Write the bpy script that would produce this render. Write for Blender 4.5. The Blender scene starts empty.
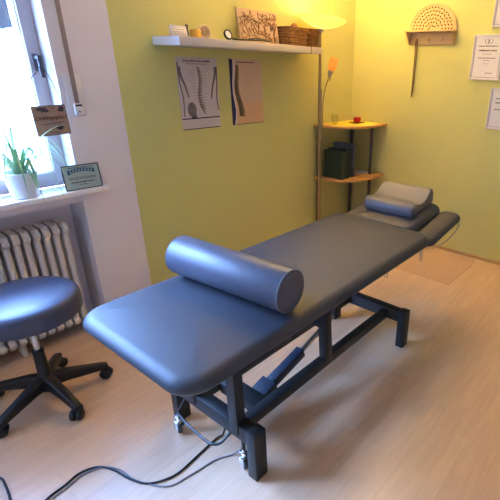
import bpy, bmesh, math, random
from mathutils import Vector, Matrix
random.seed(7)
PI = math.pi
SC = bpy.context.scene
COL = SC.collection

# ------------------------------------------------------------ camera
cam_d = bpy.data.cameras.new('camera')
cam = bpy.data.objects.new('camera', cam_d); COL.objects.link(cam)
cam_d.sensor_fit = 'HORIZONTAL'; cam_d.sensor_width = 36.0
cam_d.lens = 30.845; cam_d.shift_x = -0.1806; cam_d.shift_y = 0.0
cam_d.clip_start = 0.02; cam_d.clip_end = 100
Rm = Matrix.Rotation(math.radians(-54.17), 3, 'Z') @ Matrix.Rotation(math.radians(66.86), 3, 'X') @ Matrix.Rotation(math.radians(1.84), 3, 'Z')
cam.matrix_world = Matrix.Translation((-3.633, -2.54, 1.57)) @ Rm.to_4x4()
SC.camera = cam

# ------------------------------------------------------------ colour management
SC.view_settings.view_transform = 'Standard'
SC.view_settings.look = 'None'
SC.view_settings.gamma = 1.0
SC.view_settings.use_curve_mapping = False
SC.view_settings.exposure = 1.9

# ------------------------------------------------------------ world: bright overcast daylight
w = bpy.data.worlds.new('daylight'); SC.world = w; w.use_nodes = True
bg = w.node_tree.nodes['Background']
bg.inputs[1].default_value = 6.2
_n = w.node_tree.nodes; _l = w.node_tree.links
_tc = _n.new('ShaderNodeTexCoord'); _sp = _n.new('ShaderNodeSeparateXYZ'); _l.new(_tc.outputs['Generated'], _sp.inputs[0])
_r = _n.new('ShaderNodeValToRGB'); _l.new(_sp.outputs['Z'], _r.inputs[0]); _l.new(_r.outputs[0], bg.inputs[0])
_e = _r.color_ramp.elements            # mid-height band added to light the floor, bluer and dimmer towards the zenith
_e[0].position = 0.0; _e[0].color = (0.36, 0.50, 0.80, 1)
_e[1].position = 1.0; _e[1].color = (0.24, 0.46, 1.0, 1)
for _p, _c in ((0.20, (0.44, 0.70, 1.4, 1)), (0.42, (0.42, 0.66, 1.3, 1)), (0.47, (1.55, 2.4, 4.7, 1)), (0.64, (1.55, 2.4, 4.7, 1)), (0.74, (0.26, 0.46, 1.05, 1))):
    _x = _e.new(_p); _x.color = _c

def portal(loc, rot, sx, sy):
    l = bpy.data.lights.new('window_portal', 'AREA'); l.shape = 'RECTANGLE'; l.size = sx; l.size_y = sy
    l.cycles.is_portal = True
    o = bpy.data.objects.new('window_portal', l); COL.objects.link(o); o.location = loc; o.rotation_euler = rot
portal((-3.655, 0.34, 1.60), (-PI/2, 0, 0), 2.1, 1.42)

# ------------------------------------------------------------ material helpers
def s2l(c):
    return tuple(((x/12.92) if x <= 0.04045 else ((x+0.055)/1.055)**2.4) for x in c)
def rgb(r, g, b): return s2l((r/255, g/255, b/255)) + (1.0,)
def mat(name, col, rough=0.5, metal=0.0, noise=0.0, nscale=20.0, bump=0.0, bscale=200.0, spec=None, coat=0.0, trans=0.0, sheen=0.0, col2=None):
    m = bpy.data.materials.new(name); m.use_nodes = True
    nt = m.node_tree; p = nt.nodes['Principled BSDF']
    p.inputs['Base Color'].default_value = col
    p.inputs['Roughness'].default_value = rough
    p.inputs['Metallic'].default_value = metal
    if spec is not None: p.inputs['Specular IOR Level'].default_value = spec
    if coat: p.inputs['Coat Weight'].default_value = coat
    if sheen: p.inputs['Sheen Weight'].default_value = sheen
    if trans: p.inputs['Transmission Weight'].default_value = trans
    tc = nt.nodes.new('ShaderNodeTexCoord')
    if noise or col2:
        n = nt.nodes.new('ShaderNodeTexNoise'); n.inputs['Scale'].default_value = nscale; n.inputs['Detail'].default_value = 4
        nt.links.new(tc.outputs['Object'], n.inputs['Vector'])
        r = nt.nodes.new('ShaderNodeValToRGB')
        if col2: a, b = col, col2
        else:
            a = tuple(c*(1-noise) for c in col[:3]) + (1,); b = tuple(min(1, c*(1+noise)) for c in col[:3]) + (1,)
        r.color_ramp.elements[0].position = 0.35; r.color_ramp.elements[1].position = 0.65
        r.color_ramp.elements[0].color = a; r.color_ramp.elements[1].color = b
        nt.links.new(n.outputs['Fac'], r.inputs[0]); nt.links.new(r.outputs[0], p.inputs['Base Color'])
    if bump:
        n2 = nt.nodes.new('ShaderNodeTexNoise'); n2.inputs['Scale'].default_value = bscale; n2.inputs['Detail'].default_value = 3
        nt.links.new(tc.outputs['Object'], n2.inputs['Vector'])
        b = nt.nodes.new('ShaderNodeBump'); b.inputs['Strength'].default_value = bump; b.inputs['Distance'].default_value = 0.002
        nt.links.new(n2.outputs['Fac'], b.inputs['Height']); nt.links.new(b.outputs[0], p.inputs['Normal'])
    return m

def floor_material():
    m = bpy.data.materials.new('maple_laminate'); m.use_nodes = True
    nt = m.node_tree; p = nt.nodes['Principled BSDF']; L = nt.links.new
    tc = nt.nodes.new('ShaderNodeTexCoord')
    br = nt.nodes.new('ShaderNodeTexBrick')
    br.offset = 0.37; br.inputs['Scale'].default_value = 1.0
    br.inputs['Brick Width'].default_value = 0.47; br.inputs['Row Height'].default_value = 0.064
    br.inputs['Mortar Size'].default_value = 0.0008; br.inputs['Mortar Smooth'].default_value = 0.1
    br.inputs['Color1'].default_value = rgb(213, 177, 146); br.inputs['Color2'].default_value = rgb(206, 169, 139)
    br.inputs['Mortar'].default_value = rgb(198, 159, 124)
    L(tc.outputs['Object'], br.inputs['Vector'])
    mp = nt.nodes.new('ShaderNodeMapping'); mp.inputs['Scale'].default_value = (2.5, 30, 1)
    L(tc.outputs['Object'], mp.inputs['Vector'])
    n = nt.nodes.new('ShaderNodeTexNoise'); n.inputs['Scale'].default_value = 1.5; n.inputs['Detail'].default_value = 5
    L(mp.outputs[0], n.inputs['Vector'])
    r = nt.nodes.new('ShaderNodeValToRGB'); r.color_ramp.elements[0].color = (0.90, 0.88, 0.85, 1); r.color_ramp.elements[1].color = (1.05, 1.05, 1.05, 1)
    r.color_ramp.elements[0].position = 0.3; r.color_ramp.elements[1].position = 0.7
    L(n.outputs['Fac'], r.inputs[0])
    mx = nt.nodes.new('ShaderNodeMix'); mx.data_type = 'RGBA'; mx.blend_type = 'MULTIPLY'; mx.inputs['Factor'].default_value = 0.8
    L(br.outputs['Color'], mx.inputs['A']); L(r.outputs[0], mx.inputs['B'])
    L(mx.outputs['Result'], p.inputs['Base Color'])
    p.inputs['Roughness'].default_value = 0.30; p.inputs['Specular IOR Level'].default_value = 0.75
    n2 = nt.nodes.new('ShaderNodeTexNoise'); n2.inputs['Scale'].default_value = 12; L(tc.outputs['Object'], n2.inputs['Vector'])
    b = nt.nodes.new('ShaderNodeBump'); b.inputs['Strength'].default_value = 0.08; b.inputs['Distance'].default_value = 0.002
    L(n2.outputs['Fac'], b.inputs['Height']); L(b.outputs[0], p.inputs['Normal'])
    return m

def wall_material():
    # one plastered wall: white around the window (x < -2.295), lime green from there on
    m = bpy.data.materials.new('two_tone_plaster'); m.use_nodes = True
    nt = m.node_tree; p = nt.nodes['Principled BSDF']; L = nt.links.new
    tc = nt.nodes.new('ShaderNodeTexCoord'); sx = nt.nodes.new('ShaderNodeSeparateXYZ')
    L(tc.outputs['Object'], sx.inputs[0])
    n = nt.nodes.new('ShaderNodeTexNoise'); n.inputs['Scale'].default_value = 60; L(tc.outputs['Object'], n.inputs['Vector'])
    ad = nt.nodes.new('ShaderNodeMath'); ad.operation = 'MULTIPLY_ADD'; ad.inputs[1].default_value = 0.008; L(n.outputs['Fac'], ad.inputs[0]); L(sx.outputs['X'], ad.inputs[2])
    gt = nt.nodes.new('ShaderNodeMath'); gt.operation = 'GREATER_THAN'; gt.inputs[1].default_value = -2.291
    L(ad.outputs[0], gt.inputs[0])
    mx = nt.nodes.new('ShaderNodeMix'); mx.data_type = 'RGBA'
    mx.inputs['A'].default_value = rgb(222, 212, 214); mx.inputs['B'].default_value = GREEN
    L(gt.outputs[0], mx.inputs['Factor']); L(mx.outputs['Result'], p.inputs['Base Color'])
    p.inputs['Roughness'].default_value = 0.85
    n2 = nt.nodes.new('ShaderNodeTexNoise'); n2.inputs['Scale'].default_value = 90; n2.inputs['Detail'].default_value = 5; L(tc.outputs['Object'], n2.inputs['Vector'])
    b = nt.nodes.new('ShaderNodeBump'); b.inputs['Strength'].default_value = 0.15; b.inputs['Distance'].default_value = 0.002
    L(n2.outputs['Fac'], b.inputs['Height']); L(b.outputs[0], p.inputs['Normal'])
    return m

GREEN = rgb(202, 196, 122)
M = {}
M['floor'] = floor_material()
M['wall2'] = wall_material()
M['green'] = mat('green_plaster', GREEN, 0.85, bump=0.15, bscale=90)
M['white_wall'] = mat('white_plaster', rgb(222, 212, 214), 0.85, bump=0.1, bscale=90)
M['ceiling'] = mat('ceiling_paint', rgb(232, 228, 222), 0.9)
M['room_wall'] = mat('brown_room_wall', rgb(214, 196, 180), 0.8)
M['pvc'] = mat('white_window_plastic', rgb(176, 160, 156), 0.45)
M['sill'] = mat('white_stone_sill', rgb(232, 226, 228), 0.3, noise=0.03)
M['radiator'] = mat('cream_radiator_enamel', rgb(208, 196, 186), 0.45)
M['vinyl'] = mat('slate_grey_vinyl', rgb(50, 53, 62), 0.52, bump=0.12, bscale=900, spec=0.38)
M['vinyl_head'] = mat('dark_slate_vinyl', rgb(56, 54, 60), 0.50, bump=0.12, bscale=900)
M['bolster'] = mat('bolster_vinyl', rgb(72, 74, 88), 0.42, bump=0.12, bscale=900, spec=0.42)
M['pillow'] = mat('pillow_vinyl', rgb(96, 92, 98), 0.48, bump=0.1, bscale=900)
M['stool_vinyl'] = mat('stool_vinyl', rgb(58, 62, 80), 0.40, bump=0.1, bscale=900, spec=0.4)
M['piping'] = mat('grey_piping', rgb(120, 124, 134), 0.4)
M['black_metal'] = mat('black_powder_coat', rgb(24, 24, 27), 0.5, bump=0.05, bscale=600)
M['black_plastic'] = mat('black_plastic', rgb(18, 16, 16), 0.5)
M['motor'] = mat('blue_grey_motor_housing', rgb(28, 36, 52), 0.45)
M['chrome'] = mat('chrome', rgb(205, 205, 208), 0.2, metal=1.0)
M['bronze'] = mat('warm_bronze_tube', rgb(168, 140, 100), 0.35, metal=0.8)
M['steel'] = mat('brushed_steel', rgb(170, 165, 155), 0.35, metal=1.0)
M['rubber'] = mat('grey_rubber', rgb(70, 72, 76), 0.6)
M['beech'] = mat('beech_veneer', rgb(206, 150, 84), 0.42, noise=0.06, nscale=8)
M['post'] = mat('dark_bronze_post', rgb(88, 70, 58), 0.35, metal=0.6)
M['shelf'] = mat('birch_shelf_veneer', rgb(214, 200, 184), 0.5, noise=0.03, nscale=6)
M['shelf_lit_end'] = mat('window_lit_shelf_end', rgb(226, 228, 236), 0.4)
M['plywood'] = mat('dark_board', rgb(45, 42, 42), 0.6)
M['base_wood'] = mat('wood_baseboard', rgb(190, 150, 96), 0.5, noise=0.05, nscale=10)
M['mat'] = mat('beige_floor_mat', rgb(196, 158, 128), 0.6, noise=0.03, nscale=30)
M['mat_edge'] = mat('mat_underside', rgb(60, 46, 40), 0.8)
M['paper'] = mat('white_paper', rgb(222, 214, 216), 0.6)
M['paper_grey'] = mat('poster_paper', rgb(196, 184, 182), 0.55, noise=0.03, nscale=12)
M['paper_tan'] = mat('aged_poster_paper', rgb(206, 176, 150), 0.55, noise=0.03, nscale=9)
M['paper_pink'] = mat('orange_paper_band', rgb(214, 168, 128), 0.55)
M['navy'] = mat('navy_ink', rgb(38, 34, 78), 0.55)
M['ink'] = mat('grey_ink', rgb(92, 82, 84), 0.6)
M['lightink'] = mat('pale_ink', rgb(160, 146, 144), 0.6)
M['bone'] = mat('bone_brown_ink', rgb(104, 80, 56), 0.6, noise=0.25, nscale=120)
M['skinink'] = mat('brown_grey_drawing', rgb(112, 96, 94), 0.6)
M['frame_silver'] = mat('silver_picture_frame', rgb(212, 206, 206), 0.35)
M['frame_dark'] = mat('dark_frame_edge', rgb(70, 60, 66), 0.5)
M['rackwood'] = mat('light_limewood', rgb(206, 172, 120), 0.5, noise=0.06, nscale=14)
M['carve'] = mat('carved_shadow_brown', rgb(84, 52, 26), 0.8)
M['leather'] = mat('dark_brown_cord', rgb(112, 84, 40), 0.6)
M['brass'] = mat('brass_hook', rgb(210, 180, 120), 0.3, metal=0.9)
M['relief'] = mat('beige_stone_relief', rgb(186, 156, 124), 0.75, bump=0.5, bscale=60)
M['relief_line'] = mat('brown_relief_lines', rgb(130, 92, 60), 0.8)
M['rattan'] = mat('brown_rattan', rgb(150, 104, 52), 0.6, noise=0.3, nscale=60)
M['rattan_dark'] = mat('dark_rattan', rgb(92, 54, 26), 0.6, noise=0.3, nscale=60)
M['felt'] = mat('brown_cloth', rgb(128, 78, 40), 0.8)
M['candle'] = mat('amber_wax', rgb(222, 168, 60), 0.5)
M['cream'] = mat('cream_ceramic', rgb(224, 200, 150), 0.5)
M['cream_dark'] = mat('tan_glaze', rgb(180, 140, 90), 0.5)
M['red'] = mat('red_glass_holder', rgb(206, 40, 22), 0.3)
M['darkwood'] = mat('dark_brown_wood', rgb(90, 52, 24), 0.5)
M['yellow_paper'] = mat('yellow_runner', rgb(226, 200, 60), 0.6)
M['binder_green'] = mat('dark_green_cloth', rgb(36, 52, 40), 0.6)
M['binder_black'] = mat('black_cover', rgb(44, 42, 46), 0.45, noise=0.5, nscale=30)
M['binder_blue'] = mat('blue_grey_cover', rgb(86, 84, 92), 0.4, noise=0.3, nscale=25)
M['pot'] = mat('white_ceramic_pot', rgb(216, 214, 214), 0.35)
M['soil'] = mat('potting_soil', rgb(60, 44, 34), 0.9)
M['leaf'] = mat('pale_green_leaf', rgb(150, 184, 138), 0.5, noise=0.15, nscale=12)
M['sign_brown'] = mat('brown_tin_sign', rgb(150, 122, 106), 0.5, noise=0.08, nscale=20)
M['sign_dark'] = mat('dark_sign_print', rgb(66, 52, 56), 0.6)
M['sign_red'] = mat('dark_red_script', rgb(84, 30, 30), 0.6)
M['sign_teal'] = mat('grey_green_tin', rgb(160, 176, 168), 0.5)
M['sign_blue'] = mat('blue_banner_print', rgb(40, 84, 116), 0.5)
M['belt'] = mat('grey_brown_belt', rgb(140, 122, 118), 0.7)
M['string'] = mat('dark_wire', rgb(52, 50, 60), 0.5)
M['cable'] = mat('black_cable', rgb(24, 24, 28), 0.45)
M['cable_shadow_grey'] = mat('shadow_line_grey', rgb(120, 118, 124), 0.5)
M['lace'] = None

def glass(name, tint=(0.9, 0.97, 1, 1)):
    m = bpy.data.materials.new(name); m.use_nodes = True; nt = m.node_tree
    nt.nodes.remove(nt.nodes['Principled BSDF'])
    out = nt.nodes['Material Output']
    t = nt.nodes.new('ShaderNodeBsdfTransparent'); t.inputs[0].default_value = tint
    g = nt.nodes.new('ShaderNodeBsdfGlossy'); g.inputs['Roughness'].default_value = 0.03
    f = nt.nodes.new('ShaderNodeLayerWeight'); f.inputs['Blend'].default_value = 0.12
    mx = nt.nodes.new('ShaderNodeMixShader')
    mu = nt.nodes.new('ShaderNodeMath'); mu.operation = 'MULTIPLY'; mu.inputs[1].default_value = 0.5
    nt.links.new(f.outputs['Fresnel'], mu.inputs[0]); nt.links.new(mu.outputs[0], mx.inputs[0]); nt.links.new(t.outputs[0], mx.inputs[1]); nt.links.new(g.outputs[0], mx.inputs[2])
    nt.links.new(mx.outputs[0], out.inputs[0]); return m
M['glass'] = glass('window_glass')
M['clear'] = glass('drinking_glass', (0.96, 0.96, 0.94, 1))

def sheer(name, col, tfac, trfac):
    m = bpy.data.materials.new(name); m.use_nodes = True; nt = m.node_tree
    nt.nodes.remove(nt.nodes['Principled BSDF']); out = nt.nodes['Material Output']
    d = nt.nodes.new('ShaderNodeBsdfDiffuse'); d.inputs[0].default_value = col
    t = nt.nodes.new('ShaderNodeBsdfTranslucent'); t.inputs[0].default_value = col
    x = nt.nodes.new('ShaderNodeBsdfTransparent')
    a = nt.nodes.new('ShaderNodeMixShader'); a.inputs[0].default_value = trfac
    b = nt.nodes.new('ShaderNodeMixShader'); b.inputs[0].default_value = tfac
    nt.links.new(d.outputs[0], a.inputs[1]); nt.links.new(t.outputs[0], a.inputs[2])
    nt.links.new(a.outputs[0], b.inputs[1]); nt.links.new(x.outputs[0], b.inputs[2]); nt.links.new(b.outputs[0], out.inputs[0])
    return m
M['lace'] = sheer('blue_grey_lace', rgb(170, 190, 210), 0.02, 0.06)
M['sheer'] = sheer('white_voile', rgb(225, 245, 250), 0.5, 0.8)

def glow(name, col, ecol, e, trans=0.5):
    m = bpy.data.materials.new(name); m.use_nodes = True; nt = m.node_tree
    p = nt.nodes['Principled BSDF']; p.inputs['Base Color'].default_value = col; p.inputs['Roughness'].default_value = 0.35
    p.inputs['Emission Color'].default_value = ecol; p.inputs['Emission Strength'].default_value = e
    out = nt.nodes['Material Output']
    t = nt.nodes.new('ShaderNodeBsdfTranslucent'); t.inputs[0].default_value = col
    mx = nt.nodes.new('ShaderNodeMixShader'); mx.inputs[0].default_value = trans
    nt.links.new(p.outputs[0], mx.inputs[1]); nt.links.new(t.outputs[0], mx.inputs[2]); nt.links.new(mx.outputs[0], out.inputs[0])
    return m
M['bowl'] = glow('lamp_bowl_glass', rgb(244, 226, 184), rgb(255, 200, 100), 0.08, 0.40)
M['bulb'] = glow('lit_bulb', rgb(255, 240, 200), rgb(255, 225, 150), 5.0, 0.0)
M['amber'] = glow('amber_glass_shade', rgb(236, 178, 90), rgb(255, 176, 50), 0.14, 0.4)

# ------------------------------------------------------------ mesh helpers
def build(name, bm, m, parent=None, smooth=True, angle=40, loc=None):
    me = bpy.data.meshes.new(name)
    bmesh.ops.remove_doubles(bm, verts=bm.verts, dist=1e-6)
    bmesh.ops.recalc_face_normals(bm, faces=bm.faces)
    if smooth:
        for f in bm.faces: f.smooth = True
        for e in bm.edges:
            if len(e.link_faces) == 2 and e.calc_face_angle(0) > math.radians(angle): e.smooth = False
            elif len(e.link_faces) != 2: e.smooth = False
    bm.to_mesh(me); bm.free()
    ms = m if isinstance(m, (list, tuple)) else [m]
    for x in ms: me.materials.append(x)
    o = bpy.data.objects.new(name, me); COL.objects.link(o)
    if parent: o.parent = parent
    if loc: o.location = loc
    return o
def tag(o, label=None, cat=None, group=None, kind=None):
    if label: o['label'] = label
    if cat: o['category'] = cat
    if group: o['group'] = group
    if kind: o['kind'] = kind
    return o
def thing(name, label, cat, loc=(0, 0, 0), rz=0, group=None):
    o = bpy.data.objects.new(name, None); COL.objects.link(o)
    o.empty_display_size = 0.05
    o.location = loc; o.rotation_euler = (0, 0, rz)
    return tag(o, label, cat, group)
def BM(): return bmesh.new()
def merge(dst, src, mi=0, mtx=None):
    vs = {}
    for v in src.verts: vs[v] = dst.verts.new(mtx @ v.co if mtx else v.co)
    for f in src.faces:
        try:
            nf = dst.faces.new([vs[v] for v in f.verts]); nf.material_index = mi
        except ValueError: pass
    src.free()
def box(bm, x0, x1, y0, y1, z0, z1, bev=0.0, mi=0, mtx=None, seg=2):
    t = BM(); bmesh.ops.create_cube(t, size=1)
    for v in t.verts:
        v.co = Vector(((x0+x1)/2 + v.co.x*(x1-x0), (y0+y1)/2 + v.co.y*(y1-y0), (z0+z1)/2 + v.co.z*(z1-z0)))
    if bev: bmesh.ops.bevel(t, geom=list(t.edges), offset=bev, segments=seg, affect='EDGES', profile=0.5)
    merge(bm, t, mi, mtx); return bm
def frames(pts):
    pts = [Vector(p) for p in pts]; n = len(pts); T = []
    for i in range(n):
        a = pts[max(i-1, 0)]; b = pts[min(i+1, n-1)]; T.append((b-a).normalized())
    up = Vector((0, 0, 1)) if abs(T[0].z) < 0.9 else Vector((1, 0, 0))
    N = (up - T[0]*up.dot(T[0])).normalized(); out = []
    for i in range(n):
        N = (N - T[i]*N.dot(T[i])).normalized()
        out.append((pts[i], N.copy(), T[i].cross(N).normalized()))
    return out
def tube(bm, pts, r, seg=10, mi=0, caps=True, sx=1.0):
    fr = frames(pts); rs = r if isinstance(r, (list, tuple)) else [r]*len(pts); rings = []
    for (p, N, B), rr in zip(fr, rs):
        rings.append([bm.verts.new(p + N*math.cos(2*PI*k/seg)*rr + B*math.sin(2*PI*k/seg)*rr*sx) for k in range(seg)])
    for a, b in zip(rings, rings[1:]):
        for k in range(seg):
            f = bm.faces.new((a[k], a[(k+1) % seg], b[(k+1) % seg], b[k])); f.material_index = mi
    if caps:
        for rg in (rings[0], rings[-1]):
            f = bm.faces.new(rg); f.material_index = mi
    return bm
def catmull(P, n=8):
    P = [Vector(p) for p in P]; Q = [P[0]*2-P[1]] + P + [P[-1]*2-P[-2]]; out = []
    for i in range(1, len(Q)-2):
        a, b, c, d = Q[i-1:i+3]
        for k in range(n):
            t = k/n
            out.append(0.5*((2*b) + (c-a)*t + (2*a-5*b+4*c-d)*t*t + (3*b-a-3*c+d)*t**3))
    out.append(P[-1]); return out
def lathe(bm, prof, seg=32, mi=0, c=(0, 0, 0), mtx=None, closed=False):
    rings = []
    for r, z in prof:
        if r < 1e-5:
            v = Vector((c[0], c[1], c[2]+z)); rings.append([bm.verts.new(mtx @ v if mtx else v)])
        else:
            rg = []
            for k in range(seg):
                v = Vector((c[0]+r*math.cos(2*PI*k/seg), c[1]+r*math.sin(2*PI*k/seg), c[2]+z))
                rg.append(bm.verts.new(mtx @ v if mtx else v))
            rings.append(rg)
    prs = list(zip(rings, rings[1:]))
    if closed: prs.append((rings[-1], rings[0]))
    for a, b in prs:
        for k in range(seg):
            k2 = (k+1) % seg
            if len(a) == 1 and len(b) == 1: continue
            if len(a) == 1: f = bm.faces.new((a[0], b[k], b[k2]))
            elif len(b) == 1: f = bm.faces.new((a[k], a[k2], b[0]))
            else: f = bm.faces.new((a[k], a[k2], b[k2], b[k]))
            f.material_index = mi
    return bm
def rrect(hx, hy, r, n=8):
    r = max(min(r, hx-1e-4, hy-1e-4), 1e-4); out = []
    for cx, cy, a0 in ((hx-r, hy-r, 0), (-hx+r, hy-r, PI/2), (-hx+r, -hy+r, PI), (hx-r, -hy+r, 3*PI/2)):
        for k in range(n+1):
            a = a0 + k*PI/2/n; out.append((cx+r*math.cos(a), cy+r*math.sin(a)))
    return out
def pad(bm, cx, cy, hx, hy, z0, z1, r, edge=0.02, dome=0.01, mi=0, mtx=None, edges=None):
    """upholstered cushion: rounded outline, soft shoulders, slightly domed top"""
    rings = []
    def ring(d, z):
        pts = rrect(hx-d, hy-d, max(r-d, 0.004))
        rings.append([bm.verts.new((mtx @ Vector((cx+x, cy+y, z))) if mtx else Vector((cx+x, cy+y, z))) for x, y in pts])
    ring(edge*0.5, z0); ring(edge*0.15, z0+0.003); ring(0, z0+(z1-z0)*0.22)
    H = z1-dome-z0
    for k in range(1, 9):
        a = k/8*PI/2
        ring(edge*(1-math.cos(a)), z0+H*0.3+(H*0.7)*math.sin(a))
    m = min(hx, hy)
    for k in range(1, 9):
        d = edge + (m*0.97-edge)*k/8
        u = (d-edge)/(m-edge)
        ring(d, z1-dome+dome*(1-(1-u)**2.2))
    for a, b in zip(rings, rings[1:]):
        n = len(a)
        for k in range(n):
            f = bm.faces.new((a[k], a[(k+1) % n], b[(k+1) % n], b[k])); f.material_index = mi
    f = bm.faces.new(rings[0]); f.material_index = mi
    f = bm.faces.new(rings[-1]); f.material_index = mi
    return bm
def prism(bm, poly, axis, a, b, mi=0):
    """extrude a 2D outline along an axis ('x': poly is (y,z); 'y': (x,z); 'z': (x,y))"""
    def P(u, v, w): return {'x': (w, u, v), 'y': (u, w, v), 'z': (u, v, w)}[axis]
    A = [bm.verts.new(P(u, v, a)) for u, v in poly]; B = [bm.verts.new(P(u, v, b)) for u, v in poly]; n = len(poly)
    for f in [A, B] + [[A[k], A[(k+1) % n], B[(k+1) % n], B[k]] for k in range(n)]:
        bm.faces.new(f).material_index = mi
    return bm
def text_mesh(name, body, size, m, parent, mtx, shear=0.0, align='CENTER', depth=0.0006, spacing=1.0):
    cu = bpy.data.curves.new(name, 'FONT'); cu.body = body; cu.size = size; cu.align_x = align; cu.extrude = depth; cu.shear = shear; cu.space_character = spacing
    t = bpy.data.objects.new('tmp', cu); COL.objects.link(t)
    dg = bpy.context.evaluated_depsgraph_get()
    me = bpy.data.meshes.new_from_object(t.evaluated_get(dg)); me.name = name
    bpy.data.objects.remove(t); bpy.data.curves.remove(cu)
    me.transform(mtx); me.materials.append(m)
    o = bpy.data.objects.new(name, me); COL.objects.link(o); o.parent = parent
    return o
RX90 = Matrix.Rotation(PI/2, 4, 'X')                # text facing -y
def T(x, y, z): return Matrix.Translation((x, y, z))
def struct(o): o['kind'] = 'structure'; return o

# ------------------------------------------------------------ the room
XL, XR, YF, ZC = -5.0, 0.0, -3.9, 2.80
WX0, WX1, WZ0, WZ1, TH = -4.70, -2.61, 0.905, 2.30, 0.32
struct(build('floor', box(BM(), XL-.2, XR+.2, YF-.2, TH, -0.1, 0), M['floor'], smooth=False))
struct(build('ceiling', box(BM(), XL-.2, XR+.2, YF-.2, TH, ZC, ZC+.1), M['ceiling'], smooth=False))
b = BM()
box(b, WX1, XR+.2, 0, TH, 0, ZC)                       # right of the window
box(b, XL-.2, WX0, 0, TH, 0, ZC)                       # left of it
box(b, WX0, WX1, 0, TH, WZ1, ZC)                       # lintel
box(b, WX0, WX1, 0, TH, 0.83, WZ0-.03)                 # band under the sill
box(b, WX0, WX1, 0.20, TH, 0, 0.83)                    # back of the radiator niche
struct(build('wall_back', b, M['wall2'], smooth=False))
struct(build('wall_right', box(BM(), 0, .2, YF-.2, 0, 0, ZC), M['green'], smooth=False))
struct(build('wall_left', box(BM(), XL-.2, XL, YF-.2, 0, 0, ZC), M['room_wall'], smooth=False))
struct(build('wall_front', box(BM(), XL, XR, YF-.2, YF, 0, ZC), M['room_wall'], smooth=False))
# baseboards
struct(build('baseboard_right', box(BM(), -0.014, 0, YF, 0, 0, 0.028, 0.003), M['base_wood']))
struct(build('baseboard_back', box(BM(), -2.6, -0.014, -0.014, 0, 0, 0.028, 0.003), M['base_wood']))
# window sill
struct(build('trim_1', box(BM(), WX0-.12, -2.475, -0.05, 0.125, 0.877, 0.905, 0.004), M['sill']))['label'] = 'white window sill board'
# window 1: frame, sashes, glass
w1 = bpy.data.objects.new('window_1', None); COL.objects.link(w1); w1['kind'] = 'structure'; w1['label'] = 'white plastic window over the radiator'
def ring_frame(b, x0, x1, z0, z1, t, y0, y1, bev=0.006):
    box(b, x0, x0+t, y0, y1, z0, z1, bev); box(b, x1-t, x1, y0, y1, z0, z1, bev)
    box(b, x0+t, x1-t, y0, y1, z0, z0+t, bev); box(b, x0+t, x1-t, y0, y1, z1-t, z1, bev)
b = BM(); ring_frame(b, WX0, WX1, WZ0, WZ1, 0.03, 0.135, 0.20); build('frame', b, M['pvc'], w1)
xm = (WX0+WX1)/2
for x0, x1 in ((WX0+.02, xm), (xm, WX1-.001)):
    b = BM(); ring_frame(b, x0, x1, WZ0+.02, WZ1-.02, 0.066, 0.115, 0.18); ring_frame(b, x0+.06, x1-.06, WZ0+.08, WZ1-.08, 0.012, 0.128, 0.17, 0.003)
    s = build('sash', b, M['pvc'], w1)
    build('pane', box(BM(), x0+.066, x1-.066, 0.146, 0.152, WZ0+.086, WZ1-.086), M['glass'], s, smooth=False)
b = BM(); box(b, -2.662, -2.634, 0.103, 0.115, 1.505, 1.585, 0.005); box(b, -2.656, -2.640, 0.062, 0.103, 1.56, 1.576, 0.004)
box(b, -2.659, -2.637, 0.052, 0.066, 1.475, 1.580, 0.005)
build('handle', b, M['frame_dark'], w1)
# lace valance and sheer curtain hung inside the sash
b = BM()
def drape(b, x0, x1, z0, z1, y, amp, waves, scallop=0.0):
    n = int(waves*8); top = []; bot = []
    for k in range(n+1):
        u = k/n; x = x0+(x1-x0)*u; yy = y+amp*math.sin(2*PI*waves*u)
        top.append(b.verts.new((x, yy, z1))); bot.append(b.verts.new((x, yy, z0 + scallop*abs(math.sin(PI*waves*u/2)))))
    for k in range(n): b.faces.new((top[k], top[k+1], bot[k+1], bot[k]))
drape(b, -3.05, -2.715, 1.685, 2.2, 0.105, 0.004, 7, 0.012)
o = build('lace_valance', b, M['lace'], smooth=True, angle=80)
md = o.modifiers.new('thick', 'SOLIDIFY'); md.thickness = 0.001
tag(o, 'pale blue grey lace strip hanging in the upper window corner', 'curtain')
b = BM(); drape(b, -2.80, -2.69, 1.0, 1.68, 0.106, 0.003, 5)
o = build('sheer_curtain', b, M['sheer'], smooth=True, angle=80); md = o.modifiers.new('thick', 'SOLIDIFY'); md.thickness = 0.001
tag(o, 'narrow pale blue sheer curtain edge beside the window sash', 'curtain')

# ------------------------------------------------------------ radiator in the niche
rad = thing('radiator', 'cream ribbed radiator in the niche under the window sill', 'radiator', (-3.4, 0.10, 0))
sec = BM()
def section_bm():
    b = BM()
    for yc in (-0.055, 0.0, 0.055):
        tube(b, [(0, yc, 0.11), (0, yc, 0.67)], 0.0165, 10)
    for z0, z1 in ((0.075, 0.135), (0.645, 0.718)):
        prof = rrect(0.078, (z1-z0)/2, 0.028, 5)
        t = BM(); prism(t, [(y, z+(z0+z1)/2) for y, z in prof], 'x', -0.017, 0.017)
        bmesh.ops.bevel(t, geom=[e for e in t.edges if len(e.link_faces) == 2 and abs(e.verts[0].co.x-e.verts[1].co.x) < 1e-6], offset=0.007, segments=2, affect='EDGES')
        merge(b, t)
    return b
s0 = build('radiator_section', section_bm(), M['radiator'], rad)
xs = [-2.722-0.048*k+3.4 for k in range(30)]
s0.location.x = xs[0]
for x in xs[1:]:
    c = s0.copy(); COL.objects.link(c); c.parent = rad; c.location.x = x
b = BM(); tube(b, [(xs[-1]-.02, 0, .105), (xs[0]+.02, 0, .105)], 0.016); tube(b, [(xs[-1]-.02, 0, .682), (xs[0]+.02, 0, .682)], 0.016)
build('connecting_pipe', b, M['radiator'], rad)
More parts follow.
